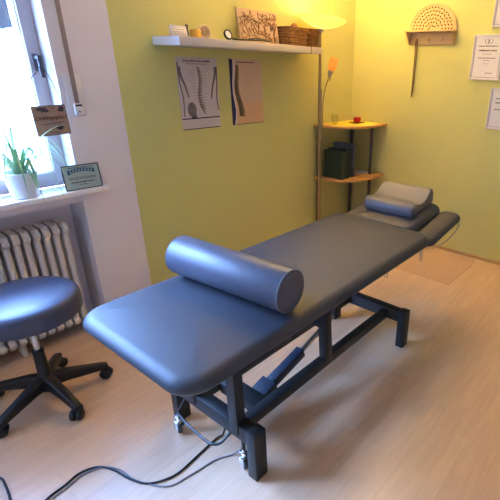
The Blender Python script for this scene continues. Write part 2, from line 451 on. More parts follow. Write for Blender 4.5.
for x in (xs[7], xs[-3]):
    build('foot', box(BM(), x-.012, x+.012, -.05, .05, 0, .10, .004), M['radiator'], rad)

# ------------------------------------------------------------ shutter belt and winder
t = thing('shutter_belt_winder', 'grey roller shutter belt running into its white wall plate', 'shutter belt', (-2.545, 0, 1.29))
b = BM(); box(b, -.011, .011, -.020, -.017, .05, ZC-1.29); build('belt', b, M['belt'], t, smooth=False)
b = BM(); box(b, -.042, .045, -.010, 0, 0, .205, .006); build('wall_plate', b, M['paper'], t)
b = BM(); box(b, -.020, .022, -.028, -.008, .0, .062, .006); build('winder_cover', b, M['paper'], t)
b = BM(); box(b, -.016, .018, -.0285, -.012, .048, .058, .001); tube(b, [(0, -.031, .022), (0, -.026, .022)], .004); build('belt_slot', b, M['black_plastic'], t)

# ------------------------------------------------------------ hanging sign
def sign_plate(hx, hz, r, t):
    b = BM(); prism(b, rrect(hx, hz, r, 5), 'y', -t/2, t/2); return b
t = thing('hanging_sign', 'small brown tin sign with red script hanging from the window handle', 'sign', (-2.690, -0.030, 1.277))
t.rotation_euler = (0, math.radians(-1.5), 0)
build('plate', sign_plate(.078, .073, .006, .003), M['sign_brown'], t)
b = BM(); ring = rrect(.078, .073, .006, 5); ring2 = rrect(.0755, .0705, .004, 5)
A = [b.verts.new((x, -.0022, z)) for x, z in ring]; B = [b.verts.new((x, -.0022, z)) for x, z in ring2]
for k in range(len(A)): b.faces.new((A[k], A[(k+1) % len(A)], B[(k+1) % len(A)], B[k]))
build('border', b, M['sign_dark'], t)
b = BM()
def blob(b, cx, cz, rx, rz, y, n=14, jit=.25, rot=0):
    vs = []
    for k in range(n):
        a = 2*PI*k/n; q = 1+random.uniform(-jit, jit); u = rx*q*math.cos(a); v = rz*q*math.sin(a)
        vs.append(b.verts.new((cx+u*math.cos(rot)-v*math.sin(rot), y, cz+u*math.sin(rot)+v*math.cos(rot))))
    b.faces.new(vs)
blob(b, -.035, .056, .028, .010, -.0025); blob(b, -.02, .048, .02, .008, -.0026); blob(b, .055, .052, .016, .014, -.0025); blob(b, .022, .060, .004, .004, -.0025, jit=.1)
blob(b, .032, -.036, .018, .011, -.0025)
build('flower_print', b, M['sign_dark'], t, smooth=False)
b = BM(); prism(b, [(-.045, -.016), (.06, -.010), (.06, -.013), (-.045, -.019)], 'y', -.0028, -.0020); prism(b, [(-.02, -.055), (.03, -.060), (.03, -.062), (-.02, -.057)], 'y', -.0028, -.002)
build('flourish', b, M['sign_dark'], t, smooth=False)
text_mesh('lettering', 'Lieblingsplatz', .027, M['sign_red'], t, T(0, -.0022, .006) @ RX90, shear=.35)
b = BM(); hp = Vector((-2.648, 0.056, 1.545)) - Vector((-2.690, -0.030, 1.277))
for sx in (-.070, .070):
    pts = catmull([(sx, 0, .066), (sx*1.02, .004, .095), (sx*.95, .02, .13), (sx*.62+hp.x*.35, hp.y*.5, .195), (hp.x+(.012 if sx > 0 else -.012), hp.y-.012, hp.z-.03), (hp.x, hp.y-.012, hp.z)], 6)
    tube(b, pts, .0019, 6)
    for k in range(1, 4): pass
build('wire', b, M['string'], t)

# ------------------------------------------------------------ sign standing on the sill
t = thing('tin_sign', 'grey green tin sign with dark rim standing on the window sill', 'sign', (-2.600, -0.034, 0.9065))
t.rotation_euler = (math.radians(-7), 0, math.radians(-4))
b = sign_plate(.094, .066, .005, .003); o = build('plate', b, M['sign_teal'], t); o.location.z = .066
b = BM(); ring = rrect(.095, .067, .006, 5); ring2 = rrect(.0895, .0615, .004, 5)
A = [b.verts.new((x, -.0024, z+.066)) for x, z in ring]; B = [b.verts.new((x, -.0024, z+.066)) for x, z in ring2]
for k in range(len(A)): b.faces.new((A[k], A[(k+1) % len(A)], B[(k+1) % len(A)], B[k]))
build('rim', b, M['sign_dark'], t)
b = BM(); up = []; lo = []
for k in range(17):
    u = -1+k/8; x = u*.068; z = .094+.012*(1-u*u); h = .009 + (.003 if abs(u) > .85 else 0)
    up.append((x, z+h)); lo.append((x, z-h))
for k in range(16):
    vs = [b.verts.new((p[0], -.0023, p[1])) for p in (lo[k], lo[k+1], up[k+1], up[k])]; b.faces.new(vs)
build('banner', b, M['sign_blue'], t, smooth=False)
b = BM()
for k in range(8):
    u = -.78+k*1.56/7; x = u*.068; z = .094+.012*(1-u*u)
    prism(b, rrect(.0042, .0042, .002, 2) if k % 2 else [(-.003, -.005), (.003, -.005), (.003, .005), (-.003, .005)], 'y', -.003, -.0024)
    for v in list(b.verts)[-(24 if k % 2 else 8):]: v.co.x += x; v.co.z += z
build('banner_marks', b, M['sign_teal'], t, smooth=False)
text_mesh('lettering', 'PHYSIOTHERAPIE', .0185, M['sign_dark'], t, T(0, -.0024, .055) @ RX90, spacing=.98)
b = BM()
def words(b, x0, x1, z, h, y, seed=1, gap=.3, dens=.0028):
    rnd = random.Random(seed); x = x0
    while x < x1:
        wd = dens*rnd.uniform(1.5, 7); e = min(x+wd, x1); hh = h*rnd.uniform(.75, 1)
        prism(b, [(x, z), (e, z), (e, z+hh), (x, z+hh)], 'y', y-.0004, y+.0004); x = e + dens*rnd.uniform(.4, 1.1)
words(b, -.062, .062, .117, .004, -.0026, 3); words(b, -.060, .058, .037, .006, -.0026, 4); words(b, -.02, .02, .025, .003, -.0026, 5)
build('small_print', b, M['sign_dark'], t, smooth=False)

# ------------------------------------------------------------ spider plant
t = thing('potted_spider_plant', 'spider plant in a white round pot on the window sill', 'plant', (-2.865, 0.030, 0.9055))
b = BM(); lathe(b, [(0, 0), (.056, 0), (.060, .004), (.073, .122), (.074, .128), (.070, .130), (.067, .124), (.066, .11), (0, .11)], 36); build('pot', b, M['pot'], t)
b = BM(); lathe(b, [(0, .112), (.066, .112), (.066, .1112), (0, .1112)], 24); build('soil', b, M['soil'], t)
def leaf(b, p0, pts, w):
    P = catmull([p0]+pts, 6); n = len(P); L = []; R = []; Cc = []
    for i, p in enumerate(P):
        t_ = (P[min(i+1, n-1)]-P[max(i-1, 0)]).normalized(); s = t_.cross(Vector((0, 0, 1)))
        if s.length < .05: s = Vector((1, 0, 0))
        s.normalize(); u = i/(n-1); ww = w*(min(1, u*6+.5))*(1-u**3)*.5+.0004
        nn = s.cross(t_).normalized()
        L.append(b.verts.new(p-s*ww+nn*ww*.35)); Cc.append(b.verts.new(p)); R.append(b.verts.new(p+s*ww+nn*ww*.35))
    for i in range(n-1):
        b.faces.new((L[i], Cc[i], Cc[i+1], L[i+1])); b.faces.new((Cc[i], R[i], R[i+1], Cc[i+1]))
b = BM()
ld = [(0.16, -.03, .20, .05), (.19, .00, .16, -.03), (-.14, -.03, .20, .16), (-.17, -.05, .12, .03), (.03, -.12, .09, -.13), (-.02, -.13, .11, -.08),
      (.07, -.05, .28, .24), (-.06, -.03, .30, .28), (.13, -.09, .11, -.06), (.22, -.04, .13, .0), (-.11, -.09, .15, .05), (.02, .03, .26, .28), (-.20, -.01, .24, .21),
      (.10, -.02, .22, .15), (-.05, -.10, .20, .12), (.06, -.11, .16, .02), (.12, .02, .25, .2), (-.09, .02, .22, .2)]
for i, (dx, dy, hm, he) in enumerate(ld):
    q = random.uniform(-.012, .012)
    p0 = Vector((dx*.10+q, dy*.10, .112))
    leaf(b, p0, [Vector((dx*.35, min(.05,dy*.30), .112+hm*.55)), Vector((dx*.8, min(.05,dy*.65), .112+hm*.85)), Vector((dx*1.3, min(.05,dy), .112+he*.9))], .014)
# the long leaf that reaches in front of the hanging sign, and the ones trailing over the sill
leaf(b, Vector((.02, 0, .112)), [Vector((.035, -.07, .20)), Vector((.10, -.10, .30)), Vector((.17, -.115, .345)), Vector((.225, -.115, .35))], .017)
leaf(b, Vector((.02, -.01, .112)), [Vector((.05, -.06, .20)), Vector((.13, -.09, .245)), Vector((.20, -.09, .23)), Vector((.245, -.09, .185))], .014)
leaf(b, Vector((.01, -.01, .112)), [Vector((.04, -.07, .19)), Vector((.11, -.10, .19)), Vector((.165, -.115, .10)), Vector((.18, -.12, .03))], .013)
leaf(b, Vector((.0, -.02, .112)), [Vector((.015, -.07, .15)), Vector((.03, -.10, .05)), Vector((.05, -.11, -.05))], .014)
leaf(b, Vector((.02, -.02, .112)), [Vector((.07, -.06, .17)), Vector((.12, -.095, .07)), Vector((.14, -.11, -.05))], .012)
for k in range(12):
    a = random.uniform(PI*1.05, PI*2.1); rr = random.uniform(.14, .22); hh = random.uniform(.17, .30)
    ca, sa = math.cos(a)*.95, math.sin(a)*.5
    leaf(b, Vector((.01*ca, .01*sa, .112)), [Vector((ca*rr*.3, sa*rr*.3, hh*.75)), Vector((ca*rr*.7, sa*rr*.7, hh)), Vector((ca*rr, sa*rr, hh-.05)), Vector((ca*rr*1.15, sa*rr*1.1, hh-.13))], .013)
leaf(b, Vector((-.02, 0, .112)), [Vector((-.05, -.04, .20)), Vector((-.10, -.05, .27)), Vector((-.17, -.06, .30))], .014)
leaf(b, Vector((-.02, -.01, .112)), [Vector((-.04, -.05, .19)), Vector((-.08, -.06, .23)), Vector((-.14, -.07, .20))], .014)
leaf(b, Vector((.0, -.01, .112)), [Vector((-.02, -.04, .20)), Vector((-.03, -.05, .30)), Vector((-.06, -.06, .38))], .014)
leaf(b, Vector((.01, -.01, .112)), [Vector((.02, -.05, .20)), Vector((.06, -.07, .27)), Vector((.12, -.07, .28))], .013)
build('foliage', b, M['leaf'], t, angle=80)

# ------------------------------------------------------------ treatment couch
YC = -1.265
bed = thing('treatment_couch', 'long slate grey upholstered treatment couch on a black steel base', 'treatment couch', (-2.25, YC, 0))
def L(x, y, z): return (x+2.25, y-YC, z)
bx = 2.25; by = -YC
b = BM(); pad(b, -2.255+bx, 0, .850, .352, .632, .702, .105, edge=.048, dome=.014); build('main_cushion', b, M['vinyl'], bed, angle=60)
b = BM(); box(b, -3.00+bx, -1.52+bx, -.31, .29, .622, .633, .003); build('base_board', b, M['plywood'], bed)
b = BM()
for y in (-.27, .22): box(b, -2.95+bx, -1.55+bx, y, y+.04, .585, .622, .003)
for x in (-2.93, -2.20, -1.62): box(b, x+bx, x+.04+bx, -.26, .25, .587, .620, .003)
build('upper_frame', b, M['black_metal'], bed)
# headpiece tilted up
tilt = math.radians(-8.0)
hm = T(-1.44+bx, 0, .628) @ Matrix.Rotation(tilt, 4, 'Y')
b = BM(); pad(b, .225, 0, .225, .210, .0, .066, .06, edge=.035, dome=.006, mtx=hm); build('head_cushion', b, M['vinyl_head'], bed, angle=60)
for s in (-1, 1):
    hm2 = T(-1.43+bx, 0, .600) @ Matrix.Rotation(tilt, 4, 'Y')
    b = BM(); pad(b, .232, s*.270, .232, .075, 0, .048, .055, edge=.03, dome=.004, mtx=hm2)
    build('armrest_cushion', b, M['vinyl_head'], bed, angle=60)
    p = [hm2 @ Vector(q) for q in ((.45, s*.31, -.004), (.43, s*.335, -.03), (.35, s*.335, -.06), (.22, s*.32, -.075), (.10, s*.30, -.05), (.04, s*.27, .0))]
    b = BM(); tube(b, catmull(p, 6), .004, 8); build('armrest_wire', b, M['steel'], bed)
b = BM()
for y in (-.12, .10): box(b, -.10, .36, y, y+.022, -.026, -.001, .003, mtx=hm)
build('headpiece_rail', b, M['black_metal'], bed)
b = BM(); tube(b, [L(-1.50, -1.50, .61), L(-1.475, -1.545, .60), L(-1.46, -1.562, .58), L(-1.455, -1.565, .52)], .010, 12); build('adjustment_lever', b, M['chrome'], bed)
b = BM(); tube(b, [L(-1.90, -1.56, .61), L(-1.90, -1.575, .585), L(-1.885, -1.58, .582), L(-1.87, -1.575, .59), L(-1.87, -1.56, .61)], .003, 8); build('release_ring', b, M['steel'], bed)
# feet
def foot(x, w, zt, ya, yb):
    b = BM(); box(b, x, x+w, ya+.003+by, yb-.003+by, zt-.07, zt, .003)
    o = build('cross_beam', b, M['black_metal'], bed)
    for y0, y1 in ((ya, ya+.05), (yb-.046, yb)):
        build('leg', box(BM(), x-.004, x+w+.004, y0+by, y1+by, 0, zt+.006, .003), M['black_metal'], bed)
foot(-2.812+bx, .055, .238, -1.568, -1.000); foot(-1.635+bx, .055, .238, -1.588, -1.032)
for y in (-1.47, -1.19):
    build('base_rail', box(BM(), -2.77+bx, -1.63+bx, y+by, y+.045+by, .175, .225, .003), M['black_metal'], bed)
# lift arms
def bar(b, p, q, w, h):
    p = Vector(p); q = Vector(q); d = q-p; M_ = d.to_track_quat('Z', 'Y').to_matrix().to_4x4(); M_.translation = p
    box(b, -w/2, w/2, -h/2, h/2, 0, d.length, .003, mtx=M_)
for x0, x1 in ((-2.805, -2.795), (-2.225, -2.24)):
    for y in (-1.448, -1.168):
        b = BM(); bar(b, L(x0+.01, y, .19), L(x1, y, .60), .046, .05); build('lift_arm', b, M['black_metal'], bed)
b = BM(); bar(b, L(-2.235, -1.44, .42), L(-2.235, -1.17, .42), .04, .04); build('lift_cross_bar', b, M['black_metal'], bed)
b = BM(); bar(b, L(-1.98, -1.32, .28), L(-1.98, -1.32, .578), .03, .04); build('actuator_bracket', b, M['black_metal'], bed)
b = BM(); box(b, -2.68+bx, -2.61+bx, -1.43+by, -1.19+by, .165, .225, .004); build('motor_bracket', b, M['black_metal'], bed)
b = BM(); bar(b, L(-2.56, -1.32, .135), L(-2.26, -1.32, .215), .046, .05); bar(b, L(-2.60, -1.32, .115), L(-2.48, -1.32, .150), .085, .075)
a_ = build('actuator_housing', b, M['motor'], bed)
b = BM(); tube(b, [L(-2.27, -1.32, .212), L(-2.10, -1.32, .262), L(-1.98, -1.32, .300)], .013, 12); build('actuator_rod', b, M['steel'], a_)
# casters
def caster(x, y):
    b = BM(); m_ = T(x+bx, y+by, .027) @ Matrix.Rotation(PI/2, 4, 'Y') @ Matrix.Rotation(math.radians(25), 4, 'X')
    lathe(b, [(0, -.010), (.024, -.010), (.027, -.006), (.027, .006), (.024, .010), (0, .010)], 24, mtx=m_)
    o = build('caster', b, M['rubber'], bed)
    b = BM(); lathe(b, [(0, -.0115), (.012, -.0115), (.012, .0115), (0, .0115)], 16, mtx=m_)
    box(b, x+bx-.018, x+bx-.014, y+by-.014, y+by+.014, .02, .062, .002); box(b, x+bx+.014, x+bx+.018, y+by-.014, y+by+.014, .02, .062, .002)
    box(b, x+bx-.018, x+bx+.018, y+by-.015, y+by+.015, .058, .066, .002)
    tube(b, [(x+bx, y+by, .064), (x+bx, y+by, .105)], .008)
    box(b, x+bx-.01, x+bx+.012, y+by-.02, y+by+.02, .075, .09, .002)
    build('caster_fork', b, M['chrome'], o)
caster(-2.848, -1.095); caster(-2.795, -1.475)
b = BM(); tube(b, catmull([L(-2.848, -1.095, .11), L(-2.860, -1.18, .11), L(-2.87, -1.33, .115), L(-2.868, -1.365, .12), L(-2.845, -1.392, .125), L(-2.80, -1.40, .15)], 6), .006, 8)
tube(b, [L(-2.848, -1.095, .11), L(-2.80, -1.10, .17)], .006); tube(b, [L(-2.795, -1.475, .10), L(-2.795, -1.475, .17)], .008)
build('caster_pedal_bar', b, M['black_metal'], bed)

# ------------------------------------------------------------ bolster on the couch
axis0 = Vector((-2.590, -1.570, .788)); axis1 = Vector((-2.645, -.955, .788)); mid = (axis0+axis1)/2
t = thing('bolster_roll', 'round slate grey bolster roll lying across the couch', 'bolster', (mid.x, mid.y, .702))
d = axis1-axis0; ln = d.length; Mb = d.to_track_quat('Z', 'Y').to_matrix().to_4x4(); Mb.translation = axis0 - Vector((mid.x, mid.y, .702))
r = .086
b = BM(); lathe(b, [(0, .002), (.05, .001), (.076, .002), (.083, .006), (r, .012), (r, ln-.012), (.083, ln-.006), (.076, ln-.002), (.05, ln-.001), (0, ln-.002)], 48, mtx=Mb)
build('cover', b, M['bolster'], t, angle=60)
for zz in (.008, ln-.008):
    b = BM(); ring = []
    for k in range(49): a = 2*PI*k/48; ring.append(Mb @ Vector((.0845*math.cos(a), .0845*math.sin(a), zz)))
    tube(b, ring, .0022, 6); build('piping', b, M['piping'], t)
b = BM()
tube(b, [Mb @ Vector((-.02, -.0835, .012)), Mb @ Vector((-.02, -.0835, ln-.012))], .0011, 6)
build('zip', b, M['black_plastic'], t)

# ------------------------------------------------------------ contour pillow
ang = math.radians(8.0)
px, py = -1.155, -1.225
t = thing('neck_pillow', 'grey contoured neck pillow resting on the couch headpiece', 'pillow', (px, py, .722))
t.rotation_euler = (0, tilt, math.radians(2))
prof = []
HW = .17
top = [(-.170, .020), (-.173, .045), (-.160, .070), (-.135, .080), (-.105, .079), (-.065, .064), (-.02, .056), (.03, .062), (.08, .084), (.120, .097), (.150, .092), (.170, .068), (.174, .035), (.168, .012), (.155, .003), (0, .001), (-.155, .003)]
pc = [(p.x, p.y) for p in catmull([(x, z, 0) for x, z in top], 4)]
b = BM(); rings = []
W = .180
for yy, sc in ((-W, .80), (-W+.004, .90), (-W+.012, .965), (-W+.025, 1), (0, 1), (W-.025, 1), (W-.012, .965), (W-.004, .90), (W, .80)):
    rings.append([b.verts.new((x*sc, yy, (.048+(z*1.05-.048)*sc))) for x, z in pc])
for A, B in zip(rings, rings[1:]):
    for k in range(len(A)): b.faces.new((A[k], A[(k+1) % len(A)], B[(k+1) % len(A)], B[k]))
b.faces.new(rings[0]); b.faces.new(rings[-1])
build('pillow_cover', b, M['pillow'], t, angle=70)
b = BM(); tube(b, [(x*.985, -W+.012, .048+(z*1.05-.048)*.985) for x, z in pc]+[(pc[0][0]*.985, -W+.012, .048+(pc[0][1]*1.05-.048)*.985)], .0018, 6); build('piping', b, M['piping'], t)

# ------------------------------------------------------------ swivel stool
sx, sy = -3.112, -.402
t = thing('swivel_stool', 'round blue grey swivel stool on a black five star base', 'stool', (sx, sy, 0))
b = BM(); lathe(b, [(0, .482), (.212, .482), (.221, .485), (.226, .494), (.227, .545), (.223, .560), (.214, .572), (.198, .580), (.15, .585), (0, .588)], 64); build('seat', b, M['stool_vinyl'], t, angle=60)
b = BM(); lathe(b, [(0, .464), (.09, .464), (.10, .472), (.10, .4815), (0, .4815)], 32); build('seat_plate', b, M['black_metal'], t)
b = BM(); lathe(b, [(0, .22), (.014, .22), (.014, .45), (.02, .455), (.02, .465), (0, .465)], 24); build('gas_lift', b, M['chrome'], t)
b = BM(); lathe(b, [(0, .055), (.030, .055), (.040, .07), (.040, .12), (.028, .14), (.024, .27), (.026, .285), (.022, .290), (0, .290)], 28); build('column', b, M['black_plastic'], t)
for k in range(5):
    a = math.radians(203+72*k); m_ = Matrix.Rotation(a, 4, 'Z')
    b = BM(); pts = [(0.015, .105, .030, .036), (.08, .103, .024, .032), (.16, .088, .020, .026), (.235, .074, .019, .020), (.270, .064, .018, .016)]
    rg = []
    for x, z, hw, hh in pts: rg.append([b.verts.new(m_ @ Vector((x, yy, z+zz))) for yy, zz in [(u*hw/1, v*hh/1) for u, v in rrect(1, 1, .5, 4)]])
    for A, B in zip(rg, rg[1:]):
        for q in range(len(A)): b.faces.new((A[q], A[(q+1) % len(A)], B[(q+1) % len(A)], B[q]))
    b.faces.new(rg[0]); b.faces.new(rg[-1])
    arm = build('base_arm', b, M['black_plastic'], t, angle=50)
    sw = random.uniform(-1, 1)
    m2 = m_ @ T(.245, 0, .028) @ Matrix.Rotation(sw, 4, 'Z') @ T(.012, 0, 0) @ Matrix.Rotation(PI/2, 4, 'X')
    b = BM()
    for o_ in (-.014, .014): lathe(b, [(0, -.012), (.022, -.012), (.0278, -.006), (.0278, .006), (.022, .012), (0, .012)], 24, c=(0, 0, o_), mtx=m2)
    tube(b, [m2 @ Vector((0, 0, -.012)), m2 @ Vector((0, 0, .012))], .012)
    tube(b, [m_ @ Vector((.245, 0, .03)), m_ @ Vector((.245, 0, .065))], .008)
    build('caster', b, M['black_plastic'], arm)

# ------------------------------------------------------------ wall shelf
SY = -.26
t = thing('wall_shelf', 'long pale floating shelf mounted high on the green wall', 'shelf', (-1.42, 0, 1.656))
b = BM(); box(b, -.632, .628, SY, 0, 0, .045, .002); build('board', b, M['shelf'], t)
b = BM(); box(b, -.634, -.632, SY, 0, 0, .045, .0005); build('lit_end_face', b, M['shelf_lit_end'], t)  # left end face in a paler colour for the window light on it
b = BM(); box(b, .490, .494, SY-.002, 0, -.0015, .0465, .0005); build('strap', b, M['frame_dark'], t)
ST = 1.702

# things on it
t = thing('folded_card', 'small white and pale blue card standing at the left end of the wall shelf', 'card', (-1.940, -.105, ST)); t.rotation_euler = (0, 0, math.radians(6))
b = BM(); box(b, -.062, .062, -.002, .0, 0, .062, .0005, mtx=Matrix.Rotation(math.radians(-12), 4, 'X') ); build('front_flap', b, M['paper'], t)
b = BM(); box(b, -.062, .062, .018, .020, 0, .060, .0005, mtx=Matrix.Rotation(math.radians(10), 4, 'X')); build('back_flap', b, M['paper'], t)
b = BM(); mm = Matrix.Rotation(math.radians(-12), 4, 'X')
q = BM(); words(q, -.045, .04, .040, .004, -.0025, 11); words(q, -.045, .03, .027, .003, -.0025, 12); words(q, -.045, .045, .015, .003, -.0025, 13); merge(b, q, 0, mm); build('printed_lines', b, M['lightink'], t, smooth=False)
b = BM(); lathe(b, [(0, 0), (.008, 0), (.010, .03), (.006, .05), (.011, .062), (.008, .074), (0, .078)], 16)
tag(build('small_figurine', b, M['frame_dark'], loc=(-1.852, -.055, ST)), 'tiny dark figurine just behind the white card on the shelf', 'figurine')
t = thing('amber_candle', 'short amber candle on the shelf before the cream disc', 'candle', (-1.835, -.115, ST))
b = BM(); lathe(b, [(0, 0), (.031, 0), (.032, .004), (.032, .044), (.029, .048), (.012, .045), (0, .045)], 28); build('wax', b, M['candle'], t)
b = BM(); tube(b, [(0, 0, .045), (.001, 0, .056)], .0012, 6); build('wick', b, M['black_plastic'], t)
t = thing('decorative_disc', 'round cream disc with a spiral standing upright on the shelf', 'ornament', (-1.760, -.10, ST)); t.rotation_euler = (0, 0, math.radians(-22))
mm = T(0, 0, .042) @ Matrix.Rotation(PI/2, 4, 'X')
b = BM(); lathe(b, [(0, -.008), (.036, -.008), (.042, -.004), (.042, .004), (.036, .008), (.028, .005), (0, .006)], 36, mtx=mm); build('disc', b, M['cream'], t)
b = BM(); tube(b, [mm @ Vector(((.006+.02*k/40)*math.cos(k*.4), (.006+.02*k/40)*math.sin(k*.4), .007)) for k in range(41)], .0018, 6); build('spiral', b, M['cream_dark'], t)
# stethoscope
t = thing('stethoscope', 'black stethoscope lying on the shelf, chestpiece propped upright', 'stethoscope', (-1.672, -.215, ST))
mm = T(0, 0, .030) @ Matrix.Rotation(math.radians(70), 4, 'X')
b = BM(); lathe(b, [(.022, -.006), (.029, -.006), (.030, 0), (.029, .006), (.022, .006)], 32, mtx=mm, closed=True); build('ring', b, M['black_plastic'], t)
b = BM(); lathe(b, [(0, -.004), (.0225, -.004), (.0225, .004), (0, .004)], 32, mtx=mm); build('diaphragm', b, M['paper'], t)
b = BM(); tube(b, catmull([(.025, .0, .016), (.05, .005, .010), (.13, .0, .010), (.22, -.02, .012), (.29, -.03, .014), (.345, -.020, .012), (.30, .0, .020), (.22, -.01, .024), (.15, -.02, .012)], 8), .0048, 8); build('tubing', b, M['black_plastic'], t)
# relief picture
t = thing('relief_picture', 'beige carved relief picture leaning on the wall above the shelf', 'picture', (-1.275, -.085, ST)); t.rotation_euler = (math.radians(-9), 0, math.radians(0))
b = BM(); box(b, -.185, .185, -.008, .008, 0, .212, .002); build('slab', b, M['relief'], t)
b = BM(); rnd = random.Random(5)
for k in range(90):
    x = rnd.uniform(-.17, .17); z = rnd.uniform(.02, .19); a = rnd.uniform(0, PI); l = rnd.uniform(.012, .035); c_ = rnd.uniform(-.6, .6)
    pts = []
    for j in range(6):
        u = j/5-.5; aa = a+c_*u*2; pts.append((max(-.175, min(.175, x+math.cos(aa)*l*u*2)), -.009, max(.008, min(.2, z+math.sin(aa)*l*u*2))))
    tube(b, pts, .0024, 6)
for pts in ([(-.175, -.009, .02), (-.08, -.009, .05), (.03, -.009, .03), (.175, -.009, .05)], [(-.175, -.009, .15), (-.1, -.009, .17), (0, -.009, .13), (.08, -.009, .17), (.175, -.009, .16)], [(-.1, -.009, .05), (-.12, -.009, .11), (-.05, -.009, .15), (0, -.009, .12), (-.02, -.009, .06)], [(.06, -.009, .04), (.05, -.009, .10), (.1, -.009, .14), (.15, -.009, .1), (.13, -.009, .04)]):
    tube(b, catmull(pts, 6), .0026, 6)
build('carving', b, M['relief_line'], t)
# baskets
def basket(name, x, y, hx, hy, h, m1, label, rz=0):
    t = thing(name, label, 'basket', (x, y, ST), rz, 'woven baskets on the wall shelf')
    b = BM()
    nr = 7; per = rrect(hx, hy, .02, 4); N = 44
    # walk the outline evenly
    P = [Vector((a, c, 0)) for a, c in per]; P.append(P[0]); Ls = [0]
    for i in range(len(P)-1): Ls.append(Ls[-1]+(P[i+1]-P[i]).length)
    def at(s):
        s = (s % 1)*Ls[-1]
        for i in range(len(P)-1):
            if Ls[i+1] >= s: return P[i].lerp(P[i+1], (s-Ls[i])/max(1e-9, Ls[i+1]-Ls[i]))
        return P[-1]
    for r_ in range(nr):
        z = h*(r_+.5)/nr; f = .90+.10*r_/nr; ring = []
        for k in range(N+1):
            p = at(k/N)*f; n_ = p.normalized(); ring.append(p + n_*(.0028*(1 if (k+r_) % 2 else -1)) + Vector((0, 0, z)))
        tube(b, ring, h/nr*.48, 6, caps=False)
    for k in range(0, N, 2):
        p = at(k/N); tube(b, [p*.88+Vector((0, 0, 0)), p*.98+Vector((0, 0, h))], .0025, 5)
    build('woven_wall', b, m1, t)
    b = BM(); ring = [at(k/N)*1.02+Vector((0, 0, h)) for k in range(N+1)]; tube(b, ring, .005, 8, caps=False); build('rim', b, M['rattan_dark'], t)
    b = BM(); prism(b, [(a*.9, c*.9) for a, c in per], 'z', 0, .006); build('bottom', b, M['rattan_dark'], t)
    b = BM(); pad(b, 0, 0, hx*.86, hy*.84, h*.4, h*.97, .02, edge=.03, dome=.01); build('cloth_lining', b, M['felt'], t)
    return t
basket('woven_basket', -.972, -.105, .102, .075, .122, M['rattan'], 'woven brown basket right beside the relief picture, brown cloth poking out')
basket('woven_basket', -.790, -.105, .062, .075, .124, M['rattan'], 'smaller woven basket at the right end of the shelf below the lamp bowl')
b = BM(); lathe(b, [(0, 0), (.035, 0), (.030, .02), (.012, .034), (0, .036)], 16)
for v in b.verts: v.co.x += .01*math.sin(v.co.y*90)
tag(build('folded_cloth', b, M['felt'], loc=(-.95, -.11, ST+.124)), 'brown cloth bundle heaped on top of the larger basket', 'cloth')

# ------------------------------------------------------------ posters
def poster(name, x0, x1, z0, z1, m1, label):
    t = thing(name, label, 'poster', ((x0+x1)/2, 0, z0)); build('sheet', box(BM(), x0-(x0+x1)/2, x1-(x0+x1)/2, -.003, -.001, 0, z1-z0), m1, t, smooth=False); return t
def spine(b, x, z1, z0, n, amp, w0, w1, y, flip=1):
    pts = []
    for k in range(n):
        u = k/(n-1); cx = x+flip*amp*math.sin(u*2*PI*1.02+.5)*(.6+.4*u)+flip*.02*u; cz = z1+(z0-z1)*u; w = w0+(w1-w0)*min(1, u*1.15); h = abs(z1-z0)/n*.40
        if u > .85: w *= 1-(u-.85)*4.5
        prism(b, [(cx-w, cz-h), (cx+w*.8, cz-h*.7), (cx+w*.8, cz+h*.8), (cx-w, cz+h)], 'y', y-.0003, y+.0003)
        prism(b, [(cx+flip*w*.8, cz-h*.6), (cx+flip*w*2.0, cz-h*1.2), (cx+flip*w*1.9, cz), (cx+flip*w*.8, cz+h*.3)], 'y', y-.0003, y+.0003)
px0, px1, pz0, pz1 = -1.919, -1.609, 1.156, 1.598
t = poster('anatomy_poster', px0, px1, pz0, pz1, M['paper_grey'], 'white anatomy poster with spine and two arms, left one under the shelf')
y = -.0036; Wd = px1-px0; Hd = pz1-pz0
b = BM(); spine(b, -.003, Hd-.06, .10, 26, .015, .0075, .013, y); build('spine_drawing', b, M['bone'], t, smooth=False)
b = BM()
def strip(b, P, w, y):
    P = catmull([(p[0], 0, p[1]) for p in P], 6); n = len(P)
    for i in range(n-1):
        a, c = P[i], P[i+1]; d = (c-a).normalized(); s = Vector((d.z, 0, -d.x)); wa = w[0]+(w[1]-w[0])*i/n; wb = w[0]+(w[1]-w[0])*(i+1)/n
        b.faces.new([b.verts.new((q.x, y, q.z)) for q in (a-s*wa, a+s*wa, c+s*wb, c-s*wb)])
strip(b, [(-.138, Hd-.055), (-.130, Hd-.11), (-.105, Hd-.17), (-.085, Hd-.24)], (.009, .005), y)
strip(b, [(.138, Hd-.055), (.132, Hd-.11), (.110, Hd-.17), (.092, Hd-.25)], (.009, .005), y)
strip(b, [(-.148, Hd-.03), (-.142, Hd-.15), (-.128, Hd-.25), (-.132, Hd-.36)], (.005, .004), y)
strip(b, [(.150, Hd-.05), (.146, Hd-.15), (.136, Hd-.25), (.146, Hd-.33)], (.005, .004), y)
vs = [b.verts.new((-.070+.034*math.cos(a), y, .125+.046*math.sin(a))) for a in [2*PI*k/24 for k in range(24)]]; b.faces.new(vs)
b.faces.new([b.verts.new((x, y, z)) for x, z in ((-.078, .10), (-.040, .10), (-.036, .072), (-.080, .072))])
build('body_drawing', b, M['skinink'], t, smooth=False)
b = BM()
for k in range(5): strip(b, [(-.095+k*.012, .14), (-.088+k*.011, .115), (-.080+k*.009, .085)], (.0012, .0012), y-.0004)
for k in range(30):
    rnd = random.Random(k); s = 1 if k % 2 else -1; z = Hd-.08-k*.0095; x = s*rnd.uniform(.025, .05)
    words(b, x-.015, x+.018, z, .003, y, k, dens=.003)
build('small_print', b, M['lightink'], t, smooth=False)
b = BM(); words(b, -.105, .105, Hd-.026, .010, y, 21, dens=.006); words(b, -.08, .075, Hd-.040, .004, y, 22); build('heading', b, M['ink'], t, smooth=False)
